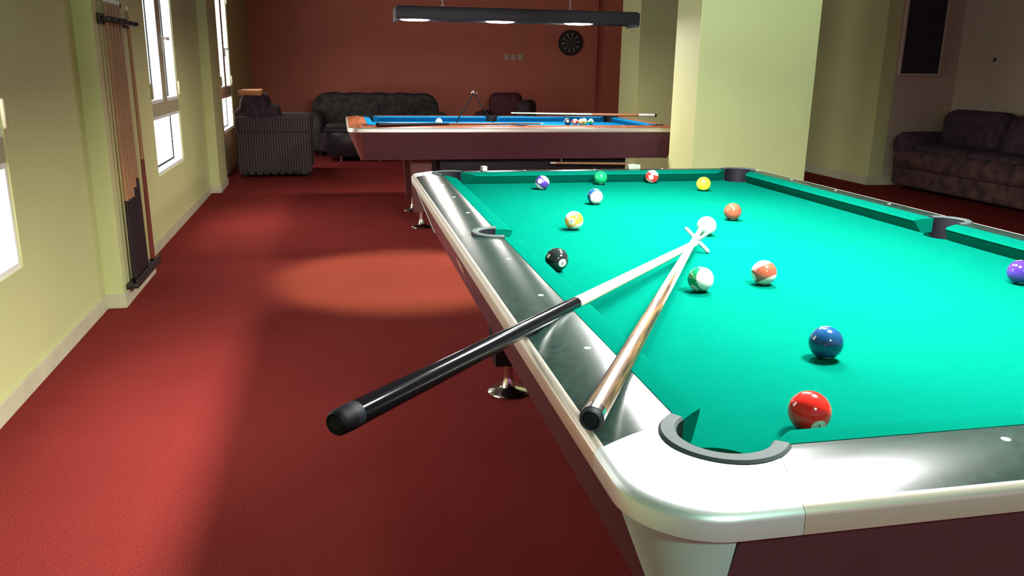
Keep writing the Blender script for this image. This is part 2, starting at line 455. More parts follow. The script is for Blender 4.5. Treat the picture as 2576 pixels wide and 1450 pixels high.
def ball(x, y, z, m, label, n=(0, 1, 0), d=(0, 0, -1), num=None, group='pool balls on the green cloth', name='pool_ball'):
    me = ball_mesh(); me.materials.append(m)
    o = bpy.data.objects.new(name, me); COL.objects.link(o)
    nz = camvec(n); dx = camvec(d); dx = (dx - nz * dx.dot(nz)).normalized(); dy = nz.cross(dx)
    R3 = Matrix((dx, dy, nz)).transposed()
    o.matrix_world = Matrix.Translation((x, y, z)) @ R3.to_4x4()
    tag(o, label, 'ball', group)
    if num:
        dm = digit_mesh(num, .0125 if len(num) == 1 else .0105)
        for v in dm.vertices:
            p = Vector((BR, v.co.x, v.co.y)).normalized() * (BR * 1.0015); v.co = p
        do = link('number', dm, M['digit'], o)
        do['label'] = 'black number ' + num
    return o
BC = dict(yellow=(.85, .75, .02), blue=(.006, .042, .11), red=(.62, .02, .015), purple=(.035, .015, .15), green=(.004, .18, .06), brown=(.24, .05, .025), black=(.010, .014, .014), orange=(.62, .25, .02))
zb = H + BR + .0002
def bm_(c, s): return ball_mat(c + ('_striped' if s else '_solid') + '_ball', BC[c], s)
ball(.150, .066, zb, bm_('red', 0), 'solid red ball 3 peeking over the near cushion beside the corner pocket', (0, .75, .6), (.16, -.66, .75), '3')
ball(.339, .329, zb, bm_('blue', 0), 'solid dark blue ball alone on the open cloth, right of the wooden cue', (1, 0, 0), (0, 1, -.12))
ball(.309, .775, zb, bm_('green', 1), 'white ball with green stripe at its left edge, beside wooden cue shaft', (.45, .03, .89), (-.60, -.75, .3))
ball(.481, .810, zb, bm_('brown', 1), 'brown striped ball lying right of the green striped ball', (-.36, .90, -.12), (.93, .36, -.1))
ball(.795, 1.607, zb, bm_('brown', 0), 'solid reddish brown ball just behind the white cue ball', (1, 0, 0), (0, 1, -.12))
ball(.227, 1.517, zb, bm_('orange', 1), 'yellow striped ball 9 lying between the side pocket and the cue ball', (-.40, .86, .05), (-.36, -.12, .92), '9')
ball(.040, 1.008, zb, bm_('black', 0), 'solid black ball 8 against the left cushion', (-.3, .8, .5), (.50, -.45, .74), '8')
ball(.437, 1.979, zb, bm_('blue', 1), 'white ball with blue stripe at its upper left, before the solid green ball', (.30, -.30, .88), (.1, .9, .27))
ball(.333, 2.365, zb, bm_('purple', 1), 'purple striped ball 12 near the far left of the far cushion', (.62, .72, .15), (-.43, .04, .88), '12')
ball(.618, 2.485, zb, bm_('green', 0), 'solid green ball touching the far cushion', (1, 0, 0), (0, 1, -.12))
ball(.860, 2.510, zb, bm_('red', 1), 'red striped ball with a white top touching the far cushion', (.35, .86, .35), (-.25, -.15, .95), '11')
ball(.988, 2.261, zb, bm_('yellow', 0), 'solid yellow ball near the far right corner pocket', (1, 0, 0), (0, 1, -.12))
ball(1.092, .725, zb, bm_('purple', 0), 'solid purple ball at the right edge of the photo', (1, 0, 0), (0, 1, -.12))
cue_white = mat('cue_ball_resin', (.50, .50, .46), .12, coat=.4, croug=.04)
ball(.598, 1.377, zb, cue_white, 'plain white cue ball in front of the wooden cue tip', name='cue_ball')
# blue table
gb = 'pool balls on the blue cloth'
ball(.365, 6.25, zb, cue_white, 'plain white cue ball alone on the blue cloth', group=gb, name='cue_ball')
for k, (x, y, c, s, n, lb) in enumerate([(1.492, 6.20, 'black', 0, (0, 1, 0), 'black ball at the left end of the cluster on the blue cloth'),
      (1.508, 6.275, 'blue', 1, (.1, .5, .8), 'mostly white ball behind the black one at the left end of the cluster'),
      (1.562, 6.21, 'red', 1, (.2, .9, .3), 'red striped ball second from the left in the cluster on the blue cloth'),
      (1.622, 6.22, 'orange', 1, (.5, .8, .3), 'yellow striped ball in the middle of the cluster on the blue cloth'),
      (1.668, 6.285, 'yellow', 1, (.1, .6, .8), 'pale yellow and white ball behind the middle of the cluster'),
      (1.712, 6.22, 'green', 1, (-.5, .8, .3), 'green striped ball at the right end of the cluster on the blue cloth')]):
    ball(x, y, zb, bm_(c, s), lb, n, (0, -.5, -.8), group=gb)

# ------------------------------------------------------------------ cues
def cue(name, label, butt, tip, segs, cat='cue', group=None):
    """segs: list of (part name, s0, s1, r0, r1, material) along butt->tip (0..1)"""
    a, b = Vector(butt), Vector(tip); L = (b - a).length
    root = thing(name, label, cat, a, (b - a).to_track_quat('Z', 'Y').to_euler(), group)
    for nm, s0, s1, r0, r1, m in segs:
        z0, z1 = s0 * L, s1 * L
        if nm == 'bumper': prof = [(0, z0 - .0), (r0 * .55, z0), (r0 * .62, z0 + .0012), (r0 * .8, z0 - .0008), (r0 * .95, z0 + .003), (r0, z0 + .008), (r1, z1)]
        elif nm == 'tip': prof = [(r0, z0), (r0, z0 + (z1 - z0) * .5), (r1 * .7, z1 - .001), (0, z1)]
        else: prof = [(r0, z0), ((r0 + r1) / 2, (z0 + z1) / 2), (r1, z1)]
        lathe(nm, prof, m, root, 32)
    return root
# black butted bridge stick with a metal cross head
Bs, Hs = Vector((-.481, .049, .857)), Vector((.474, 1.163, .8175))
cue('bridge_stick', 'black handled bridge stick with pale shaft and metal cross head, lying across left rail', Bs, Hs,
    [('bumper', 0, .017, .0162, .0166, M['rubber']), ('collar', .017, .026, .0166, .0166, M['rubber_grey']), ('handle', .026, .462, .0165, .0125, M['black_gloss']), ('shaft', .462, .985, .0118, .0085, M['maple'])], 'cue rest')
br = [o for o in COL.objects if o.name.startswith('bridge_stick')][0]
L_ = (Hs - Bs).length
bm = bmesh.new()
inv = br.rotation_euler.to_matrix().inverted()
dxy = Vector((Hs.x - Bs.x, Hs.y - Bs.y, 0)).normalized(); side = Vector((dxy.y, -dxy.x, 0)); upz = Vector((0, 0, 1))
for sgn in (1, -1):
    a = Hs + side * sgn * .030 - upz * (Hs.z - H - .0055); b = Hs - side * sgn * .034 + upz * .034
    la = inv @ (a - Bs); lb = inv @ (b - Bs)
    add_rod(bm, la, lb, .0060, .0052, 14)
    bmesh.ops.create_uvsphere(bm, u_segments=12, v_segments=8, radius=.0052, matrix=Matrix.Translation(la))
    bmesh.ops.create_uvsphere(bm, u_segments=12, v_segments=8, radius=.0045, matrix=Matrix.Translation(lb))
xh = fin('cross_head', bm, M['x_metal'], br, 50); xh['label'] = 'pale metal cross head'
# wooden cue resting on it
def splice_mat():
    m = mat('spliced_cue_wood', (.4, .24, .1), .38, coat=.0, spec=.25)
    nt = m.node_tree; b = nt.nodes['Principled BSDF']; tc = nt.nodes.new('ShaderNodeTexCoord'); sp = nt.nodes.new('ShaderNodeSeparateXYZ')
    nt.links.new(tc.outputs['Object'], sp.inputs[0])
    def mth(op, a, b_=None, v=None):
        n = nt.nodes.new('ShaderNodeMath'); n.operation = op; nt.links.new(a, n.inputs[0])
        if b_ is not None: nt.links.new(b_, n.inputs[1])
        if v is not None: n.inputs[1].default_value = v
        return n.outputs[0]
    ang = mth('ARCTAN2', sp.outputs[1], sp.outputs[0])
    c2 = mth('COSINE', mth('ADD', mth('MULTIPLY', ang, v=4.0), v=1.2))   # four splice points
    ac = mth('MULTIPLY', c2, v=.14)
    zz = mth('ADD', sp.outputs[2], ac)
    gt = mth('GREATER_THAN', zz, v=.70)
    n = nt.nodes.new('ShaderNodeTexNoise'); n.inputs['Scale'].default_value = 90; n.inputs['Detail'].default_value = 6
    mp = nt.nodes.new('ShaderNodeMapping'); mp.inputs["Scale"].default_value = (1.6, 1.6, .12)
    nt.links.new(tc.outputs['Object'], mp.inputs[0]); nt.links.new(mp.outputs[0], n.inputs['Vector'])
    r = nt.nodes.new('ShaderNodeValToRGB'); r.color_ramp.elements[0].position = .35; r.color_ramp.elements[1].position = .62
    r.color_ramp.elements[0].color = (.010, .004, .0015, 1); r.color_ramp.elements[1].color = (.13, .068, .018, 1)
    nt.links.new(n.outputs['Fac'], r.inputs[0])
    mx = nt.nodes.new('ShaderNodeMix'); mx.data_type = 'RGBA'; nt.links.new(gt, mx.inputs[0]); nt.links.new(r.outputs[0], mx.inputs[6]); mx.inputs[7].default_value = (.42, .41, .29, 1)
    nt.links.new(mx.outputs[2], b.inputs['Base Color'])
    return m
M['splice'] = splice_mat()
cue('pool_cue', 'wooden cue with brown spliced butt resting on metal cross, tip at cue ball', (-.179, .012, .8545), (.540, 1.290, .8285),
    [('bumper', 0, .006, .0148, .0152, M['rubber_grey']), ('butt_cap', .006, .018, .0156, .0155, M['chrome']), ('butt', .018, .58, .0153, .0105, M['splice']), ('shaft', .58, .980, .0105, .0064, M['maple']), ('ferrule', .980, .993, .0064, .0062, M['ferrule']), ('tip', .993, 1, .0061, .0058, M['tip'])], 'cue')

def simple_cue(name, label, butt, tip, mb, ms, group=None, r0=.0145, r1=.0062, split=.5):
    return cue(name, label, butt, tip, [('bumper', 0, .012, r0 * .93, r0, M['rubber']), ('butt', .012, split, r0, r0 + (r1 - r0) * .55, mb), ('shaft', split, .985, r0 + (r1 - r0) * .55, r1, ms), ('ferrule', .985, 1, r1, r1, M['ferrule'])], 'cue', group)
simple_cue('pool_cue', 'dark cue with a pale butt end lying across the far rail of the blue table', (2.455, 6.56, .858), (1.10, 6.76, .866), M['shaft_dark'], M['maple'], split=.45)
M['pale_butt'] = mat('pale_cue_butt', (.6, .6, .55), .35)
lastcue = [o for o in COL.objects if o.get('label', '').startswith('dark cue with a pale')][0]
for ch in lastcue.children:
    if ch.name.startswith('bumper'): pass
lathe('butt_sleeve', [(.0151, .02), (.0151, .17)], M['pale_butt'], lastcue, 24)
simple_cue('pool_cue', 'dark cue lying along the near wooden rail of the blue table', (-.20, 5.43, .848), (1.12, 5.60, .8435), M['plum'], M['shaft_dark'], split=.42)

# chalk
def chalk(label, x, y, z, m, rz):
    root = thing('chalk_cube', label, 'chalk', (x, y, z), (0, 0, rz), 'chalk cubes on the far rail of the green table')
    box('paper_wrap', -.011, .011, -.011, .011, 0, .0165, m, root, .0012)
    bm = bmesh.new()
    add_lathe(bm, [(.0, .0170), (.006, .0180), (.0095, .0200), (.0105, .0205)], 20, None, cap=False)
    add_box(bm, -.0108, .0108, -.0108, .0108, .0165, .0200, .001)
    fin('chalk_top', bm, m if m is M['chalk_body'] else M['chalk_green'], root)
chalk('small whitish chalk cube on the far rail, near the far left corner pocket', .137, 2.628, H + .0475, M['chalk_body'], .35)
root = thing('chalk_cube', 'wide pale green chalk block on the far rail, behind the green and red striped balls', 'chalk', (.822, 2.640, H + .0473), (0, 0, .1), 'chalk cubes on the far rail of the green table')
box('paper_wrap', -.028, .010, -.011, .011, 0, .021, M['chalk_green'], root, .002)
box('chalk_top', .010, .028, -.010, .010, 0, .018, M['chalk_green'], root, .002)

# bridge stick hung under the blue table
root = thing('bridge_stick', 'thin pale stick hung on a hook below the body of the blue table', 'cue rest', (1.20, 5.475, .545))
bm = bmesh.new(); add_rod(bm, (0, 0, 0), (.62, 0, -.012), .0075, .009); fin('shaft', bm, M['tan_wood'], root, 40)
bm = bmesh.new(); add_rod(bm, (-.04, 0, .001), (0, 0, 0), .006, .007); fin('ferrule', bm, M['ferrule'], root, 40)
bm = bmesh.new(); add_rod(bm, (.60, 0, 0), (.60, 0, .06), .006); add_rod(bm, (.60, 0, .06), (.60, .06, .06), .006); add_rod(bm, (.05, 0, 0), (.05, 0, .05), .004); add_rod(bm, (.05, 0, .05), (.05, .06, .05), .004)
fin('hook', bm, M['chain'], root, 40)

# spider rest standing on the blue cloth
root = thing('spider_rest', 'thin dark spider rest standing on spread legs on the blue cloth', 'cue rest', (.668, 6.25, H))
bm = bmesh.new()
pts = [(-.150, 0, .004), (-.140, 0, .05), (-.06, 0, .17), (-.012, 0, .262), (.012, 0, .262), (.05, 0, .19), (.115, 0, .09), (.165, 0, .05), (.170, 0, .004)]
for a, b in zip(pts, pts[1:]): add_rod(bm, a, b, .0056, n=10)
fin('legs', bm, M['rubber'], root, 50)
bm = bmesh.new(); add_rod(bm, (0, 0, .262), (0, .03, .285), .0035, n=8); add_rod(bm, (-.025, 0, .266), (-.012, 0, .285), .003, n=8); add_rod(bm, (.025, 0, .262), (.02, 0, .280), .003, n=8)
fin('head_prongs', bm, M['chain'], root, 50)

# ------------------------------------------------------------------ lamps
def hanging_lamp(label, cx, cy, z, length, width, hh, rz, discs, rdisc, mg, ztop, skirt=0, bul=1, eskirt=0):
    root = thing('billiard_lamp', label, 'lamp', (cx, cy, z), (0, 0, rz))
    bm = bmesh.new()
    w, l = width / 2, length / 2
    add_box(bm, -l, l, -w, w, .012, hh, .006)
    fin('housing', bm, M['housing'], root, 40)
    bm = bmesh.new()
    add_box(bm, -l - .01, l + .01, -w - .012, -w, -skirt, hh * .9, .003); add_box(bm, -l - .01, l + .01, w, w + .012, -skirt, hh * .9, .003)
    add_box(bm, -l - .012, -l, -w, w, -eskirt, hh * .9, .003); add_box(bm, l, l + .012, -w, w, -eskirt, hh * .9, .003)
    fin('lip', bm, M['housing'], root, 40)
    for x in discs:
        d = lathe('reflector', [(rdisc + .012, .013), (rdisc + .014, .004), (rdisc + .006, .002), (rdisc + .002, .011), (rdisc + .002, .013)], M['frame'], root, 40, Matrix.Translation((x, 0, 0)))
        g = lathe('diffuser', [(rdisc, .010), (rdisc * .98, .0), (rdisc * .85, -.018 * bul), (rdisc * .5, -.032 * bul), (0, -.036 * bul)], mg, d, 40, Matrix.Translation((x, 0, 0)))
    for x in (-l * .62, l * .45):
        bm = bmesh.new(); zz = hh
        add_lathe(bm, [(.02, hh - .001), (.02, hh + .008), (.006, hh + .012)], 16, Matrix.Translation((x, 0, 0)))
        k = 0
        while zz < ztop - z:
            mt = Matrix.Translation((x, 0, zz + .016)) @ Matrix.Rotation(PI / 2 * (k % 2), 4, 'Z') @ Matrix.Rotation(PI / 2, 4, 'X') @ Matrix.Diagonal((.6, 1, 1, 1))
            n, mrad, trad = 12, .014, .0028
            vs = [[bm.verts.new(mt @ Vector(((mrad + trad * math.cos(b)) * math.cos(a), (mrad + trad * math.cos(b)) * math.sin(a), trad * math.sin(b)))) for b in [2 * PI * j / 6 for j in range(6)]] for a in [2 * PI * i / n for i in range(n)]]
            for i in range(n):
                for j in range(6): bm.faces.new((vs[i][j], vs[(i + 1) % n][j], vs[(i + 1) % n][(j + 1) % 6], vs[i][(j + 1) % 6]))
            zz += .0225; k += 1
        fin('chain', bm, M['chain'], root, 60)
    return root
CEIL = 2.75
hanging_lamp('long dark box lamp hanging over the blue pool table', 1.00, 6.07, 1.632, 1.99, .30, .10, 0, [-.845, -.145, .525], .112, M['lampglass2'], CEIL, 0, .15, .018)
hanging_lamp('long dark box lamp hanging over the green pool table', .635, 1.15, 1.68, 1.90, .32, .10, PI / 2, [-.70, 0, .70], .125, M['lampglass'], CEIL, .072)

# ------------------------------------------------------------------ room shell
RX = 6.55
bm = bmesh.new(); add_box(bm, -2.4, 8.2, -3.4, 14.0, -.08, 0); struct(fin('floor', bm, M['carpet']))
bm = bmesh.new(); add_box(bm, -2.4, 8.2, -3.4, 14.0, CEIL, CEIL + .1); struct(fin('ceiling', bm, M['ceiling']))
# left wall, skewed a touch; local x = 0 is the wall face, local y along it
SK = .014
def wall_x(y): return -1.700 - SK * (y - 2.2)
WL = Matrix.Translation((wall_x(0), 0, 0)) @ Matrix.Rotation(SK, 4, 'Z')
wins = [(1.52, 2.585, 1), (5.37, 6.46, 2), (9.38, 10.45, 3)]
ZL0, ZL1, ZU0, ZU1 = .485, .895, .99, 2.25
segs = []
bm = bmesh.new()
ys = [-3.3] + [v for w in wins for v in w[:2]] + [13.6]
T = .24
for i in range(0, len(ys), 2): add_box(bm, -T, 0, ys[i], ys[i + 1], 0, CEIL)
for y0, y1, k in wins:
    add_box(bm, -T, 0, y0, y1, 0, ZL0); add_box(bm, -T, 0, y0, y1, ZU1, CEIL)
o = struct(fin('wall_left', bm, M['wall'])); o.matrix_world = WL
for y0, y1, k in wins:
    wroot = thing('window_%d' % k, ['window at the left edge of the photo', 'middle window of the left wall, beyond the cue rack', 'farthest window of the left wall beside the armchair'][k - 1], 'window')
    wroot.matrix_world = WL; wroot['kind'] = 'structure'
    ym = (y0 + y1) / 2
    bm = bmesh.new(); add_box(bm, -.20, -.004, y0, y1, ZL1, ZU0, .003); add_box(bm, -.20, -.006, ym - .075, ym + .075, ZU0, ZU1, .003)
    fin('window_frame', bm, M['sash'], wroot)
    bm = bmesh.new()
    def reveal(a, b, c, d, t=.022):
        add_box(bm, -.20, -.008, a, a + t, c, d); add_box(bm, -.20, -.008, b - t, b, c, d)
        add_box(bm, -.20, -.008, a + t, b - t, c, c + t); add_box(bm, -.20, -.008, a + t, b - t, d - t, d)
    cells = [(y0, y1, ZL0, ZL1), (y0, ym - .075, ZU0, ZU1), (ym + .075, y1, ZU0, ZU1)]
    for cl in cells: reveal(*cl)
    fin('window_reveal', bm, M['frame'], wroot)
    for a, b, c, d in cells:
        pn = box('pane', -.088, -.080, a + .022, b - .022, c + .022, d - .022, M['pane'], wroot)
        bm = bmesh.new(); q = .013
        a1, b1, c1, d1 = a + .022, b - .022, c + .022, d - .022
        add_box(bm, -.0815, -.072, a1, a1 + q, c1, d1); add_box(bm, -.0815, -.072, b1 - q, b1, c1, d1); add_box(bm, -.0815, -.072, a1 + q, b1 - q, c1, c1 + q); add_box(bm, -.0815, -.072, a1 + q, b1 - q, d1 - q, d1)
        fin('gasket', bm, M['gasket'], pn)
    # handle
    bm = bmesh.new(); add_box(bm, -.008, .012, ym + .035, ym + .065, 1.36, 1.46, .004); add_box(bm, .012, .030, ym + .04, ym + .06, 1.44, 1.46, .004); add_box(bm, .022, .036, ym + .038, ym + .15, 1.436, 1.462, .006)
    fin('window_handle', bm, M['frame'], wroot, 40)
    for yy in (y0 - .006, y1 + .006):
        for z0 in (1.02, 2.0):
            h = lathe('hinge', [(.008, z0), (.011, z0 + .01), (.011, z0 + .10), (.008, z0 + .11)], M['sash'], wroot, 14, Matrix.Translation((.006, yy, 0)))
# pilasters
PD = .092
for i, (a, b) in enumerate([(3.667, 4.445), (7.87, 8.50)]):
    bm = bmesh.new(); add_box(bm, -.002, PD, a, b, 0, CEIL, .004)
    o = struct(fin('wall_left_pilaster', bm, M['wall'])); o.matrix_world = WL
# skirting on the left wall and around the pilasters
bm = bmesh.new(); sh, st_ = .078, .011
for a, b in [(-3.3, 3.667 - st_), (4.445 + st_, 7.87 - st_), (8.50 + st_, 13.5)]: add_box(bm, 0, st_, a, b, 0, sh, .002)
for a, b in [(3.667, 4.445), (7.87, 8.50)]:
    add_box(bm, PD, PD + st_, a - st_, b + st_, 0, sh, .002); add_box(bm, 0, PD + .001, a - st_, a, 0, sh, .002); add_box(bm, 0, PD + .001, b, b + st_, 0, sh, .002)
o = struct(fin('baseboard_left', bm, M['skirt'])); o.matrix_world = WL
# back wall (13.5) with its shallow pilaster
bm = bmesh.new(); add_box(bm, -2.2, 3.0, 13.5, 13.7, 0, CEIL); add_box(bm, 3.0, 3.99, 13.44, 13.7, 0, CEIL, .004); add_box(bm, 3.99, 5.8, 13.52, 13.7, 0, CEIL)
struct(fin('wall_back', bm, M['wall_back']))
# right-hand shell: wall facing left, wall facing the camera, far right wall
bm = bmesh.new(); add_box(bm, 5.57, 5.75, 7.7, 13.6, 0, CEIL); struct(fin('wall_right_return', bm, M['wall']))
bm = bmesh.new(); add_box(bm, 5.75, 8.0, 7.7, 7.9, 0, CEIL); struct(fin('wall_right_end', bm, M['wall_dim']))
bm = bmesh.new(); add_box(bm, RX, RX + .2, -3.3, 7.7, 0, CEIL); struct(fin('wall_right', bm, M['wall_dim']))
bm = bmesh.new(); add_box(bm, 5.558, 5.57, 7.69, 13.5, 0, .10, .002); add_box(bm, 5.558, RX, 7.688, 7.70, 0, .10, .002); add_box(bm, RX - .012, RX, -3.3, 7.688, 0, .10, .002)
struct(fin('baseboard_right', bm, M['skirt']))
# free columns
bm = bmesh.new(); add_box(bm, 2.035, 2.955, 4.75, 5.19, 0, CEIL, .006); struct(fin('wall_column', bm, M['wall']))
bm = bmesh.new(); add_box(bm, 2.77, 3.75, 8.0, 8.6, 0, CEIL, .006); struct(fin('wall_column', bm, M['wall']))
for (x0, x1, y0, y1) in [(2.035, 2.955, 4.75, 5.19), (2.77, 3.75, 8.0, 8.6)]:
    bm = bmesh.new(); e = .012
    add_box(bm, x0 - e, x1 + e, y0 - e, y0, 0, .09); add_box(bm, x0 - e, x1 + e, y1, y1 + e, 0, .09); add_box(bm, x0 - e, x0, y0, y1, 0, .09); add_box(bm, x1, x1 + e, y0, y1, 0, .09)
    struct(fin('baseboard_column', bm, M['skirt']))
# dark tall window in the right end wall
wr = thing('window_4', 'tall dark window high in the dim right wall', 'window'); wr['kind'] = 'structure'
box('pane', 5.80, 6.285, 7.672, 7.684, 1.275, 2.45, M['darkglass'], wr)
bm = bmesh.new()
add_box(bm, 5.775, 5.80, 7.665, 7.699, 1.25, 2.475, .003); add_box(bm, 6.285, 6.31, 7.665, 7.699, 1.25, 2.475, .003); add_box(bm, 5.80, 6.285, 7.665, 7.699, 1.25, 1.275, .003); add_box(bm, 5.80, 6.285, 7.665, 7.699, 2.45, 2.475, .003)
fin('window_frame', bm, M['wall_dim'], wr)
# socket on the far right wall
rs = thing('wall_socket', 'small dark round socket on the dim right wall above the sofa', 'socket', (RX, 7.13, 1.43), (0, -PI / 2, 0))
lathe('plate', [(.0, 0.0005), (.052, .0005), (.052, .008), (.046, .012), (0, .012)], M['wall_dim'], rs, 28)
lathe('socket_face', [(.0, .012), (.024, .012), (.022, .016), (0, .016)], M['rack'], rs, 20)
# three switch plates on the back wall
for k, x in enumerate((2.395, 2.515, 2.635)):
    r_ = thing('light_switch', ['left switch plate of the three in a row on the brown back wall', 'middle switch plate of the three in a row on the brown back wall', 'right switch plate of the three in a row on the brown back wall'][k], 'switch', (x, 13.4995, 1.462), (0, 0, 0), 'switch plates on the back wall')
    box('plate', -.048, .048, -.012, 0, -.048, .048, M['switch'], r_, .003)
    box('rocker', -.022, .022, -.018, -.011, -.032, .032, M['switch'], r_, .002)
# dartboard
db = thing('dartboard', 'round dartboard with pale spokes on the back wall', 'dartboard', (3.495, 13.438, 1.712), (PI / 2, 0, 0))
lathe('board', [(0, 0), (.215, 0), (.215, .03), (.20, .038), (0, .038)], M['board_dark'], db, 48)
bm = bmesh.new()
for k in range(10):
    a = 2 * PI * k / 10 + .13
    pr = [(.02, .05), (.06, .10), (.10, .10), (.13, .105), (.155, .12), (.158, -.12)]
    q = [(.035, -.035), (.035, .035), (.11, .085), (.155, .155), (.155, -.155), (.11, -.085)]
    vs = [bm.verts.new((r * math.cos(a + w * .9), r * math.sin(a + w * .9), .0405)) for r, w in q]
    bm.faces.new(vs)
    vs2 = [bm.verts.new((v.co.x, v.co.y, .037)) for v in vs]
    for i in range(6): bm.faces.new((vs[i], vs[(i + 1) % 6], vs2[(i + 1) % 6], vs2[i]))
fin('pale_segments', bm, M['board_wire'], db)
lathe('bullseye', [(0, .0375), (.016, .0375), (.014, .042), (0, .042)], M['board_wire'], db, 20)
lathe('wire_ring', [(.163, .037), (.163, .041), (.166, .041), (.166, .037)], M['board_wire'], db, 40)

# ------------------------------------------------------------------ cue rack on the pilaster
px = lambda y: wall_x(0) - SK * y + PD
rk = thing('cue_rack', 'dark wooden wall rack holding cues on the left pilaster', 'cue rack', (px(4.05), 4.05, 0), (0, 0, SK))
bm = bmesh.new(); add_box(bm, .001, .018, -.31, .31, 1.455, 1.505, .003); add_box(bm, .018, .060, -.30, .31, 1.465, 1.492, .006)
for k in range(5): add_lathe(bm, [(.010, 0), (.010, .02), (0, .025)], 12, Matrix.Translation((.058, -.26 + .13 * k, 1.478)) @ Matrix.Rotation(PI / 2, 4, 'Y'))
fin('upper_holder', bm, M['rack'], rk, 40)
bm = bmesh.new(); add_box(bm, .001, .062, -.32, .33, .085, .112, .004); add_box(bm, .052, .062, -.32, .33, .112, .135, .003)
fin('base_shelf', bm, M['rack'], rk, 40)
bm = bmesh.new(); add_box(bm, .0, .012, -.05, .20, 1.56, 1.585, .003); add_box(bm, .0, .02, -.06, -.03, 1.56, 1.66, .003)
fin('top_hook', bm, M['rack'], rk, 40)
yy = [-.245, -.175, -.105, -.035, .035]
labs = ['black butted cue in the wall rack, nearest to the camera', 'black butted cue in the wall rack, second from the camera', 'black butted cue in the wall rack, third from the camera', 'black butted cue in the wall rack, fourth from the camera', 'black butted cue in the wall rack, next to the reddish cue']
for k, dy in enumerate(yy):
    y = 4.05 + dy
    simple_cue('pool_cue', labs[k], (px(y) + .034, y, .113), (px(y) + .030, y, 1.585), M['plum'], M['tan_wood'], 'cues in the wall rack', split=(.30, .30, .30, .33, .36)[k], r0=.0165, r1=.009)
y = 4.05 + .235
simple_cue('pool_cue', 'thin reddish brown cue standing apart at the far end of the wall rack', (px(y) + .034, y, .113), (px(y) + .030, y, 1.57), M['red_wood'], M['tan_wood'], 'cues in the wall rack', split=.42, r1=.009)

# ------------------------------------------------------------------ furniture
def puff(name, x0, x1, y0, y1, z0, z1, m, parent, r=.06, seg=6, wob=.0):
    bm = bmesh.new()
    r = min(r, (x1 - x0) / 2.05, (y1 - y0) / 2.05, (z1 - z0) / 2.05)
    add_box(bm, x0, x1, y0, y1, z0, z1, r, seg)
    if wob:
        for v in bm.verts:
            v.co += Vector((math.sin(v.co.y * 9 + v.co.z * 7), math.sin(v.co.x * 8 + 1 + v.co.z * 5), math.sin(v.co.x * 7 + v.co.y * 9))) * wob
    return fin(name, bm, m, parent, 50)
# striped armchair seen from its side, facing right
ch = thing('armchair', 'dark vertically striped armchair standing below the farthest window', 'armchair', (-1.66, 9.04, 0))
M['str2'] = M['striped']
for y0 in (0, .78):
    puff('armrest', .02, .86, y0, y0 + .17, .50, .70, M['striped'], ch, .05)
    puff('side_panel', .02, .85, y0 + .012, y0 + .158, .05, .53, M['striped'], ch, .02)
    bm = bmesh.new()
    for k in range(9): add_box(bm, .05 + k * .085, .12 + k * .085, y0 + .005, y0 + .03, .03, .085, .012, 3)
    fin('skirt_ruffle', bm, M['sofa_back'], ch, 50)
puff('back', .0, .26, .10, .86, .10, .80, M['velvet'], ch, .10)
puff('back_top', .06, .37, .08, .88, .60, .945, M['velvet'], ch, .12, wob=.006)
puff('back_cushion', .24, .50, .16, .80, .42, .82, M['velvet'], ch, .10, wob=.008)
puff('seat', .20, .84, .17, .78, .12, .46, M['striped'], ch, .06)
for a in (.08, .80):
    for b in (.08, .87): lathe('foot', [(.02, 0), (.026, .06)], M['rack'], ch, 14, Matrix.Translation((a, b, 0)))
tag(puff('folded_cloth', -1.60, -1.34, 9.14, 9.62, .925, .985, M['tan_cloth'], None, .028, wob=.006), 'small orange tan cloth draped on top of the striped armchair back', 'cloth')  # added pad, coloured like the sunlit top of the chair back
# floral sofa
sf = thing('sofa', 'dark sofa with a rounded floral back standing before the brown back wall', 'sofa', (.09, 12.1, 0))
puff('base', -.92, .92, -.75, .15, .06, .34, M['velvet'], sf, .05)
for s in (-1, 1):
    x0, x1 = (-1.02, -.80) if s < 0 else (.80, 1.02)
    puff('armrest', x0, x1, -.76, .05, .06, .62, M['sofa_back'], sf, .09)
bm = bmesh.new()
# rounded back: outline extruded
out = []
for i in range(13): a = PI - i / 12 * PI / 2; out.append((-.72 + .24 * math.cos(a), .64 + .24 * math.sin(a)))
for i in range(1, 12): x = -.72 + 1.44 * i / 12; out.append((x, .885 + .010 * math.sin(i * 2.2) - .006))
for i in range(13): a = PI / 2 - i / 12 * PI / 2; out.append((.72 + .24 * math.cos(a), .64 + .24 * math.sin(a)))
out += [(.96, .1), (-.96, .1)]
rows = []
for y, s in ((-.03, .965), (.0, .99), (.06, 1.0), (.14, 1.0), (.20, .985), (.23, .95)):
    rows.append([bm.verts.new((x * s, y + .02, .1 + (z - .1) * s)) for x, z in out])
for a, b in zip(rows, rows[1:]):
    for i in range(len(out)):
        j = (i + 1) % len(out); bm.faces.new((a[i], a[j], b[j], b[i]))
bm.faces.new(rows[0]); bm.faces.new(rows[-1])
fin('backrest', bm, M['sofa_back'], sf, 50)
for k in range(3): puff('seat_cushion', -.78 + k * .52, -.27 + k * .52, -.74, -.02, .32, .47, M['sofa_back'], sf, .06)
for a in (-.85, .85):
    for b in (-.68, .1): lathe('foot', [(.025, 0), (.03, .065)], M['rack'], sf, 12, Matrix.Translation((a, b, 0)))
# low table with silver feet
ct = thing('coffee_table', 'low dark table with small silver feet behind the blue table', 'table', (-.2, 10.9, 0))
box('tabletop', -.50, .52, -.30, .26, .40, .435, M['tabletop'], ct, .006)
box('body', -.46, .48, -.27, .23, .07, .40, M['tabletop'], ct, .006)
for x in (-.27, .26):
    for y in (-.25, .20): lathe('foot', [(.028, 0), (.030, .01), (.014, .018), (.014, .06), (.026, .071)], M['silver'], ct, 16, Matrix.Translation((x, y, 0)))
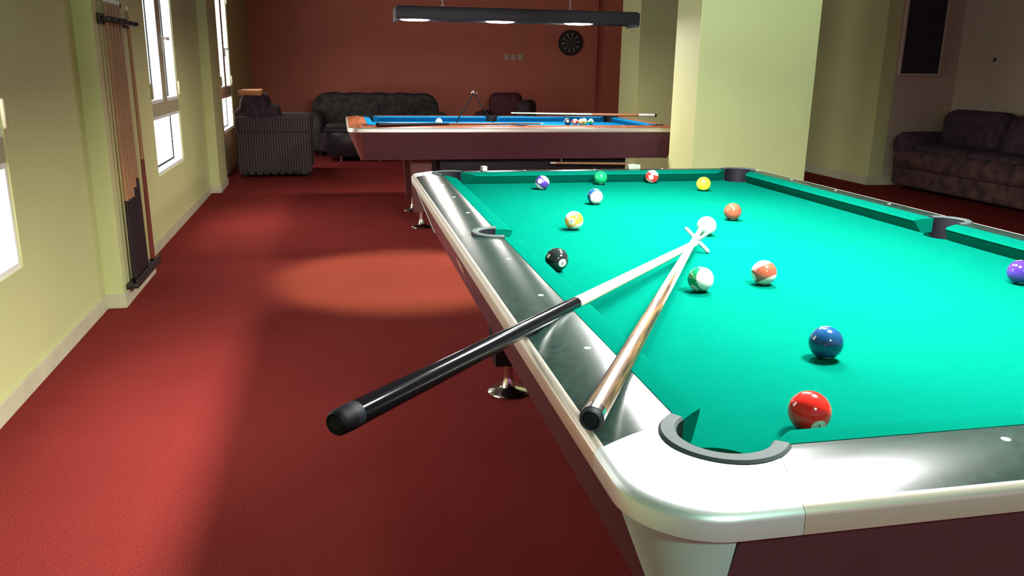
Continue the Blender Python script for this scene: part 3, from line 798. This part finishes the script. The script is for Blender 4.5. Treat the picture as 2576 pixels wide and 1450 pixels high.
# far armchair behind the blue table
fa = thing('armchair', 'dark red round backed armchair behind the side pocket of the blue table', 'armchair', (2.16, 12.3, 0), (0, 0, -.35))
puff('base', -.36, .36, -.55, .2, .06, .40, M['velvet'], fa, .06)
M['maroon_fabric'] = mat('dark_maroon_fabric', (.09, .018, .022), .85, noise=(8, .4))
puff('back', -.31, .23, .0, .24, .3, .89, M['maroon_fabric'], fa, .11, wob=.006)
puff('armrest', -.44, -.26, -.55, .1, .06, .62, M['velvet'], fa, .08)
puff('armrest', .22, .46, -.55, .22, .06, .79, M['velvet'], fa, .09)
for a in (-.3, .3):
    for b in (-.48, .12): lathe('foot', [(.02, 0), (.026, .065)], M['rack'], fa, 12, Matrix.Translation((a, b, 0)))
# dark sofa against the right wall
ds = thing('sofa', 'very dark plump sofa with faint red flowers against the right wall', 'sofa', (5.68, 5.45, 0))
puff('base', .02, .80, .06, 2.0, .05, .40, M['sofa_flower'], ds, .05, wob=.004)
puff('front_roll', -.03, .20, .08, 2.02, .24, .46, M['sofa_flower'], ds, .09, wob=.006)
for y0 in (-.10, 1.78):
    bm = bmesh.new()
    mt = Matrix.Translation((.0, y0 + .15, .50)) @ Matrix.Rotation(PI / 2, 4, 'Y')
    add_lathe(bm, [(0, -.03), (.06, -.025), (.115, .01), (.14, .06), (.145, .3), (.14, .62), (.13, .75)], 28, mt)
    fin('armrest', bm, M['velvet'], ds, 60)
    puff('arm_panel', .03, .80, y0 + .03, y0 + .27, .05, .52, M['velvet'], ds, .05)
for k in range(2): puff('seat_cushion', .06, .62, .20 + k * .80, .98 + k * .80, .36, .52, M['velvet'], ds, .07, wob=.006)
puff('backrest', .55, .84, -.02, 2.02, .3, .80, M['velvet'], ds, .12, wob=.006)
for k in range(2): puff('back_cushion', .46, .76, .08 + k * .93, .98 + k * .93, .44, .885, M['velvet'], ds, .13, wob=.012)
for a in (.1, .72):
    for b in (.0, 1.95): lathe('foot', [(.02, 0), (.026, .06)], M['rack'], ds, 12, Matrix.Translation((a, b, 0)))

# ------------------------------------------------------------------ light
w = bpy.data.worlds.new('world'); sc.world = w; w.use_nodes = True
w.node_tree.nodes['Background'].inputs[0].default_value = (1., .42, .80, 1); w.node_tree.nodes['Background'].inputs[1].default_value = .17

def spot(loc, e, ang, blend, col, size=.1, aim=None):
    l = bpy.data.lights.new('ceiling_downlight', 'SPOT'); l.energy = e; l.spot_size = math.radians(ang); l.spot_blend = blend; l.color = col; l.shadow_soft_size = size  # light sources without fittings, added for brightness
    o = bpy.data.objects.new('ceiling_downlight', l); COL.objects.link(o); o.location = loc
    if aim: o.rotation_euler = (Vector(aim) - Vector(loc)).to_track_quat('-Z', 'Y').to_euler()
    return o
spot((-.1, 4.1, CEIL - .03), 230, 36, .4, (.60, 1, .50))  # added spot making the bright carpet patch between the tables
spot((2.0, 2.6, CEIL - .05), 75, 62, .8, (.72, .92, .92), .1, (2.5, 4.75, 1.25))  # added spot brightening the front of the near column
spot((.3, -2.4, CEIL - .05), 150, 120, 1, (.55, 1, .75), .2, (.2, .6, 0))  # added fill from behind the camera for surfaces facing it

sc.view_settings.view_transform = 'Standard'; sc.view_settings.look = 'None'; sc.view_settings.gamma = 1; sc.view_settings.exposure = 1.45
sc.view_settings.use_curve_mapping = False
sc.cycles.use_denoising = True; sc.cycles.max_bounces = 8; sc.cycles.diffuse_bounces = 5; sc.cycles.sample_clamp_indirect = 6; sc.cycles.caustics_reflective = False; sc.cycles.caustics_refractive = False
bpy.context.view_layer.update()
